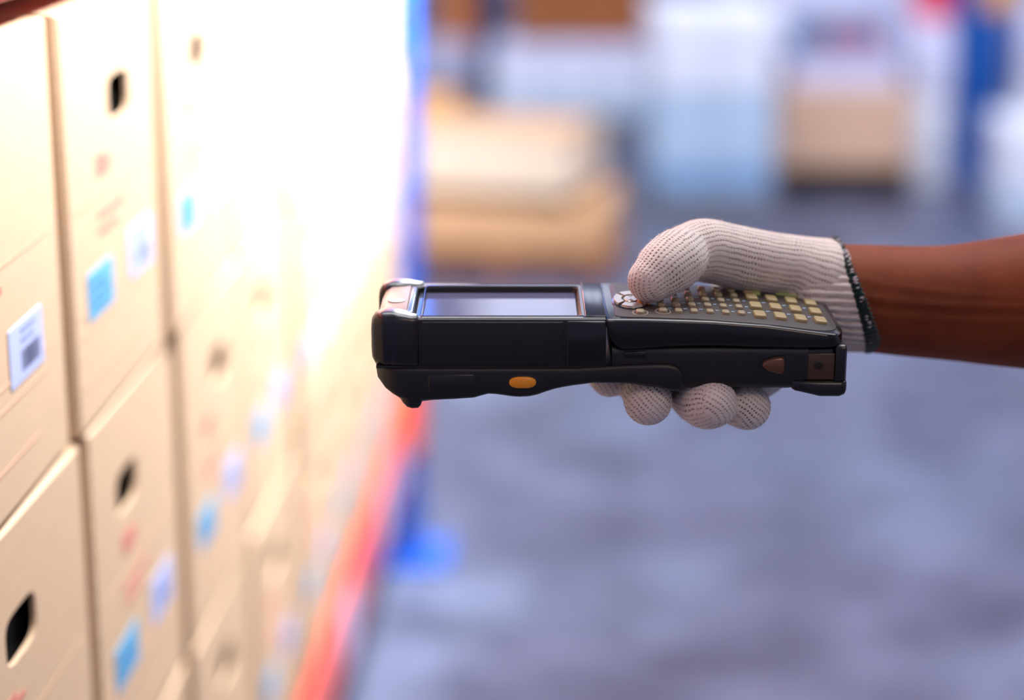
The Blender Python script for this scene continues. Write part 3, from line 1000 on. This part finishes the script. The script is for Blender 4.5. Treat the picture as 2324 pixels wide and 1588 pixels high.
# small legend dashes printed beside the keys
bm = bmesh.new()
for x in (31.0, 38.6, 46.3, 54.1, 61.9, 69.9):
    for y in (22.0, 34.2, 46.5):
        bbox(bm, (x - 1.0)*MM, (x + 1.0)*MM, (y - 0.9)*MM, (y + 0.9)*MM, (kz(x) + 0.3)*MM, (kz(x) + 0.5)*MM)
for x in (79.8, 90.0, 100.2):
    for y in (28.5, 46.5):
        bbox(bm, (x - 1.2)*MM, (x + 1.2)*MM, (y - 0.9)*MM, (y + 0.9)*MM, (kz(x) + 0.25)*MM, (kz(x) + 0.52)*MM)
tag(link('key_legend', bm_mesh('key_legend', bm), M['legend'], plate), kind='stuff')
# legends on the big keys
leg = box_me('legend', -0.0013, 0.0013, -0.0022, 0.0022, 0.0016, 0.00178)


def oval(name, cx, cy, ax, ay, z, h, m, parent, inner=0.0, a0=0, a1=2*PI, n=40):
    full = abs(a1 - a0 - 2*PI) < 1e-6
    an = [a0 + (a1 - a0)*k/(n if full else n - 1) for k in range(n)]
    if inner == 0:
        L = [[((cx + q*ax*math.cos(a))*MM, (cy + q*ay*math.sin(a))*MM, zz*MM) for a in an] for q, zz in ((1, z), (1, z + h*0.6), (0.9, z + h), (0.1, z + h))]
        V, F = loft(L)
    else:
        V, F = [], []
        for a in an:
            c, s = math.cos(a), math.sin(a)
            for q, zz in ((1, z), (0.97, z + h), (inner*1.04, z + h), (inner, z)):
                V.append(((cx + q*ax*c)*MM, (cy + q*ay*s)*MM, zz*MM))
        m_ = len(an)
        for k in range(m_ if full else m_ - 1):
            b = (k + 1) % m_
            for e in range(4):
                F.append((k*4 + e, k*4 + (e + 1) % 4, b*4 + (e + 1) % 4, b*4 + e))
        if not full:
            F += [(0, 1, 2, 3), tuple((m_ - 1)*4 + e for e in (3, 2, 1, 0))]
    return link(name, mesh(name, V, F, True, 40), m, parent)


pad = oval('navigation_pad', 12.5, 35.0, 9.2, 17, 24.4, 1.0, M['gloss'], plate)
for a in range(4):
    oval('arrow_key', 12.5, 35.0, 8.6, 16.2, 25.1, 1.1, M['silver'], pad, 0.52, a*PI/2 + 0.9, a*PI/2 + PI/2 + 0.66, 14)
oval('centre_key', 12.5, 35.0, 3.6, 6.5, 25.1, 1.2, M['silver'], pad)
for cy in (3.6, 70.0):
    oval('screw_pit', 4.1 if cy < 10 else 6.5, cy, 2.3, 2.0, 24.0, 0.35, M['pit'], shell)

# ------------------------------------------------------------------ the person: bare forearm, hand inside a knitted glove
def P(*a):
    return Vector(a)*MM


class Chain:
    """a limb as a list of (point, radius) in local mm; sampled as a dense tube of spheres"""
    def __init__(self, pts, wales, up=(0, 0, 1)):
        self.p = [Vector(q[:3]) for q in pts]
        self.r = [q[3] for q in pts]
        self.wales = wales
        # Catmull-Rom refinement
        pp, rr = [], []
        n = len(self.p)
        for i in range(n - 1):
            p0, p1, p2, p3 = self.p[max(i - 1, 0)], self.p[i], self.p[i + 1], self.p[min(i + 2, n - 1)]
            r0, r1, r2, r3 = self.r[max(i - 1, 0)], self.r[i], self.r[i + 1], self.r[min(i + 2, n - 1)]
            for k in range(10):
                t_ = k/10
                w_ = (-.5*t_ + t_*t_ - .5*t_**3, 1 - 2.5*t_*t_ + 1.5*t_**3, .5*t_ + 2*t_*t_ - 1.5*t_**3, -.5*t_*t_ + .5*t_**3)
                pp.append(p0*w_[0] + p1*w_[1] + p2*w_[2] + p3*w_[3])
                rr.append(r0*w_[0] + r1*w_[1] + r2*w_[2] + r3*w_[3])
        pp.append(self.p[-1])
        rr.append(self.r[-1])
        self.P, self.R = pp, rr
        # parallel transported frames
        self.T = [((pp[min(i + 1, len(pp) - 1)] - pp[max(i - 1, 0)]).normalized()) for i in range(len(pp))]
        u = Vector(up)
        self.Uv, self.Vv = [], []
        for t_ in self.T:
            u = (u - t_*u.dot(t_)).normalized()
            self.Uv.append(u.copy())
            self.Vv.append(t_.cross(u))
        self.S = [0.0]
        for i in range(1, len(pp)):
            self.S.append(self.S[-1] + (pp[i] - pp[i - 1]).length)

    def add(self, V, F, n=20, cap_a=True, cap_b=True):
        loops = []
        def ring(c, r, u, v):
            return [c + (u*math.cos(2*PI*k/n) + v*math.sin(2*PI*k/n))*r for k in range(n)]
        if cap_a:
            for j in (5, 4, 3, 2, 1):
                a = j/6*PI/2
                loops.append(ring(self.P[0] - self.T[0]*self.R[0]*math.sin(a), self.R[0]*math.cos(a), self.Uv[0], self.Vv[0]))
        for i in range(len(self.P)):
            loops.append(ring(self.P[i], self.R[i], self.Uv[i], self.Vv[i]))
        if cap_b:
            for j in (1, 2, 3, 4, 5):
                a = j/6*PI/2
                loops.append(ring(self.P[-1] + self.T[-1]*self.R[-1]*math.sin(a), self.R[-1]*math.cos(a), self.Uv[-1], self.Vv[-1]))
        v, f = loft(loops)
        o = len(V)
        V.extend(v)
        F.extend(tuple(i + o for i in q) for q in f)


def remeshed(name, V, F, voxel, smooth_it, fac=0.5):
    me = mesh(name, [Vector(v)*MM for v in V], F)
    o = bpy.data.objects.new(name + '_tmp', me)
    COL.objects.link(o)
    r = o.modifiers.new('r', 'REMESH')
    r.mode = 'VOXEL'
    r.voxel_size = voxel*MM
    r.use_smooth_shade = True
    s = o.modifiers.new('s', 'SMOOTH')
    s.iterations = smooth_it
    s.factor = fac
    dg = bpy.context.evaluated_depsgraph_get()
    out = bpy.data.meshes.new_from_object(o.evaluated_get(dg))
    out.name = name
    bpy.data.objects.remove(o)
    bpy.data.meshes.remove(me)
    out.materials.clear()
    for p in out.polygons:
        p.use_smooth = True
    return out


thumb = Chain([(22.0, 31.0, 36.4, 11.6), (24.7, 33, 38.2, 13.0), (29, 37, 41.0, 14.5), (34, 43, 43.2, 15.2), (37, 49, 44.0, 15.0)], 32)
thumb2 = Chain([(43.5, 61, 43.6, 15.2), (51, 66.5, 43.6, 16.4), (62, 71.5, 40.4, 16.5), (73.3, 75.0, 37.0, 16.8), (86, 80, 33.5, 16.8), (97, 84.0, 31.0, 17.2), (112, 88.0, 24.5, 22)], 38)
palm = [Chain([(121, 95, 13.1, 12), (117, 95, 13.1, 25.5), (112, 95.5, 12.8, 29.7), (106, 99, 5, 24.5), (95, 103, -4, 19), (70, 104, -6, 16)], 60),
        Chain([(70, 104, 2, 15), (45, 104, 2, 13)], 44),
        Chain([(112, 92, 0, 20), (98, 84, -16, 13), (84, 76, -25, 11.5)], 50)]
fing = [Chain([(44, 104, 2, 12), (14, 100, -10, 11), (3, 86, -20, 9.8), (1.5, 64, -20.5, 9.4), (3, 45, -18.6, 9.2)], 26),
        Chain([(56, 106, 0, 12.5), (28, 106, -16, 11.6), (20, 90, -26, 11), (19.5, 60, -25, 10.8), (20.2, 34, -22.8, 11.3), (20.6, 13, -20.6, 12.1)], 28),
        Chain([(68, 106, -2, 12.5), (46, 106, -20, 11.6), (40, 90, -27, 11), (42, 60, -27, 11), (45.5, 30, -24.5, 11.8), (49.0, 11, -21.2, 12.7), (51.8, 6.0, -19.6, 12.2)], 30),
        Chain([(82, 104, -6, 12), (66, 104, -22, 10.5), (60, 88, -28, 10.2), (60, 60, -28, 10.5), (64, 34, -26.5, 11.2), (70.0, 17, -24.6, 11.8)], 26)]
bulge_ = [Chain([(78, 55, -24, 9.5), (86, 62, -22, 9)], 24)]
chains = [thumb, thumb2] + palm + fing + bulge_
V, F = [], []
for c in chains:
    c.add(V, F)
gm = remeshed('glove', V, F, 1.25, 5, 0.5)

# stitches counted round and along whichever limb each patch of knit belongs to
nv = len(gm.vertices)
co = np.empty(nv*3, dtype=np.float64)
gm.vertices.foreach_get('co', co)
co = co.reshape(-1, 3)*1000
best = np.full(nv, 1e9)
bu = np.zeros(nv)
ba = np.zeros(nv)
bc = np.zeros(nv, dtype=int)
for ci, c in enumerate(chains):
    Pn = np.array([list(p) for p in c.P])
    Rn = np.array(c.R)
    for i in range(len(Pn)):
        d = co - Pn[i]
        dist = np.sqrt((d*d).sum(1)) - Rn[i]
        mk = dist < best
        if not mk.any(): continue
        dd = d[mk]
        best[mk] = dist[mk]
        tv, uv_, vv_ = (np.array(list(q[i])) for q in (c.T, c.Uv, c.Vv))
        al, pu, pv = dd @ tv, dd @ uv_, dd @ vv_
        bu[mk] = (c.S[i] + al)/1.5
        ba[mk] = np.arctan2(pv, pu)/(2*PI)*c.wales
        bc[mk] = ci
        for end, sg in ((0, -1), (len(Pn) - 1, 1)):
            if i == end:                    # closed tip: knit lies flat across it
                tipm = al*sg > 0.45*Rn[i]
                idx = np.nonzero(mk)[0][tipm]
                bu[idx] = pu[tipm]/1.5
                ba[idx] = pv[tipm]/2.3
                bc[idx] = 100 + ci
uvl = gm.uv_layers.new(name='stitch')
li = np.empty(len(gm.loops), dtype=np.int32)
gm.loops.foreach_get('vertex_index', li)
wal = np.array([c.wales for c in chains])
uvs = np.stack([bu[li], ba[li]], 1)
ls = np.array([p.loop_start for p in gm.polygons])
lt = np.array([p.loop_total for p in gm.polygons])
first = np.repeat(ls, lt)
ref = uvs[first, 1]
wv = np.where(bc[li] < 100, wal[bc[li] % 100], 1e9)
uvs[:, 1] -= np.round((uvs[:, 1] - ref)/wv)*wv
same = bc[li] == bc[li[first]]
uvs[~same] = uvs[first][~same]
uvl.data.foreach_set('uv', uvs.astype(np.float32).ravel())

# arm: one continuous surface from the wrist past the frame to the elbow
AX = Vector((95, 0, 31)).normalized()      # the cuff sits askew on the wrist
arm_ch = Chain([(104, 95, 14.1, 14.0), (110, 95, 13.8, 24.0), (118, 95, 13.4, 26.8), (130, 95, 12.6, 27.6), (147.3, 95, 11.1, 28.6), (166, 95, 9.8, 29.4), (184.4, 95, 9.2, 30.6), (204, 94, 9.6, 33.2), (221.8, 93, 10.4, 35.6), (246, 91, 11.6, 38.5), (300, 83, 12.6, 40), (360, 71, 10.6, 38), (395, 61, 12.6, 37), (412, 67, 38.6, 37), (420, 85, 98.6, 38)], 10)
V, F = [], []
arm_ch.add(V, F, 40)
am = remeshed('person', V, F, 2.0, 6, 0.5)
# tendons and veins along the inner forearm
for v in am.vertices:
    c = v.co*1000
    if 120 < c.x < 260:
        f_ = min(1, (c.x - 120)/20)*min(1, (260 - c.x)/60)
        zc = c.z - interp([118, 147, 184, 222, 260], [16.6, 11.1, 9.2, 10.4, 11.6], c.x)
        if c.y < 91:
            h = 0.8*math.exp(-((zc - 5.5 + 0.01*(c.x - 150))/2.0)**2) + 0.7*math.exp(-((zc + 2.0)/2.2)**2) - 0.6*math.exp(-((zc - 1.8)/1.8)**2)
            h += 0.35*math.exp(-((zc - 12 + 0.05*(c.x - 170))/1.6)**2)
            v.co.y -= h*f_*MM
person = link('person', am, M['skin'], None, DEV, YAW)
tag(person, "person's bare brown forearm reaching in, hand in a white knitted glove gripping the scanner", 'person')
glove = link('glove', gm, M['knit'], person)
glove['label'] = 'white knitted work glove'

# ribbed cuff
ctr = lambda s: Vector((110, 95, 13.6)) + Vector((131.8 - 110, 0, 12.8 - 13.6))*s
e1 = Vector((0, 1, 0))
e2 = e1.cross(AX).normalized()*-1
if e2.z < 0: e2 = -e2
NR, NA = 22, 352
loops, uvr = [], []
prof = [(-0.5, 24.0), (-0.1, 29.2), (0.2, 30.2), (0.4, 30.7), (0.6, 30.9), (0.8, 31.0), (1.0, 31.0), (1.04, 31.0), (1.04, 29.0), (0.9, 28.5)]
for i in range(NR + 1):
    q = i/NR*(len(prof) - 1)
    j = min(int(q), len(prof) - 2)
    s = prof[j][0] + (prof[j + 1][0] - prof[j][0])*(q - j)
    r = prof[j][1] + (prof[j + 1][1] - prof[j][1])*(q - j)
    L = []
    for k in range(NA):
        a = 2*PI*k/NA
        rr_ = r + 0.42*math.cos(44*a) + 0.35*math.sin(3*a + 4*s) + 0.2*math.sin(7*a - 6*s)
        L.append((ctr(s) + (e1*math.cos(a)*1.0 + e2*math.sin(a))*rr_)*MM)
    loops.append(L)
V, F = loft(loops, False, False)
cm = mesh('cuff', V, F, True, 180)
ul = cm.uv_layers.new(name='stitch')
for p in cm.polygons:
    for l in p.loop_indices:
        vi = cm.loops[l].vertex_index
        i, k = divmod(vi, NA)
        if k == 0 and any(cm.loops[q].vertex_index % NA == NA - 1 for q in p.loop_indices): k = NA
        ul.data[l].uv = (i*1.6, k/NA*44)
link('cuff', cm, M['rib'], glove)

# hem: dark green overlocked edge, wider towards the underside, with specks of white thread
NA, NB = 240, 14
rnd = random.Random(5)
loops = []
for k in range(NA):
    a = 2*PI*k/NA
    dirn = e1*math.cos(a) + e2*math.sin(a)
    low_ = 0.5 - 0.5*math.sin(a)              # 1 at the underside
    wd = 1.7 + 2.7*low_ + 0.45*math.sin(70*a) + rnd.uniform(-0.15, 0.15)
    th = 1.3 + 0.25*math.sin(70*a + 1)
    c = ctr(1.0) + AX*(wd*0.55 + 0.3) + dirn*(31.0 + 0.35*math.sin(3*a + 4) + 0.2*math.sin(7*a - 6))
    loops.append([(c + AX*wd*math.cos(2*PI*j/NB) + dirn*th*math.sin(2*PI*j/NB))*MM for j in range(NB)])
loops.append(loops[0])
V, F = loft(loops, False, False)
hem = link('hem', mesh('hem', V, F, True, 180), M['hem'], glove)
hem['label'] = 'dark green overlocked hem'
bm = bmesh.new()
for k in range(46):
    a = rnd.uniform(-0.35, 1.5) if k > 14 else rnd.uniform(0, 2*PI)
    a = PI - a
    dirn = e1*math.cos(a) + e2*math.sin(a)
    c = ctr(1.0) + AX*(rnd.uniform(1.4, 3.0)) + dirn*(32.2)
    mt = Matrix.Translation(c*MM) @ AX.to_track_quat('X', 'Z').to_matrix().to_4x4() @ Matrix.Diagonal((1.1*MM, 0.5*MM, 0.45*MM, 1))
    bmesh.ops.create_icosphere(bm, subdivisions=1, radius=1, matrix=mt)
tag(link('hem_thread', bm_mesh('hem_thread', bm, True, 180), M['stitch'], glove), kind='stuff')

# lint standing off the knit
rnd = random.Random(11)
V, F = [], []
polys = gm.polygons
npz = len(polys)
for k in range(15000):
    p = polys[rnd.randrange(npz)]
    c, n = p.center*1000, p.normal
    if c.x > 112 or c.y > 98: continue
    t_ = Vector((rnd.uniform(-1, 1), rnd.uniform(-1, 1), rnd.uniform(-1, 1)))
    t_ = (t_ - n*t_.dot(n)).normalized()
    ln = rnd.uniform(0.5, 1.7)
    lean = rnd.uniform(0.3, 1.6)
    tip = c + (n + t_*lean).normalized()*ln
    midp = c + (n*1.2 + t_*lean*0.5).normalized()*ln*0.55
    sd = n.cross(t_).normalized()*0.055
    b = len(V)
    V += [(c - sd)*MM, (c + sd)*MM, (midp + sd*0.8)*MM, (midp - sd*0.8)*MM, tip*MM]
    F += [(b, b + 1, b + 2, b + 3), (b + 3, b + 2, b + 4)]
me = bpy.data.meshes.new('lint')
me.from_pydata([tuple(v) for v in V], [], F)
tag(link('lint', me, M['fuzz'], glove), kind='stuff')
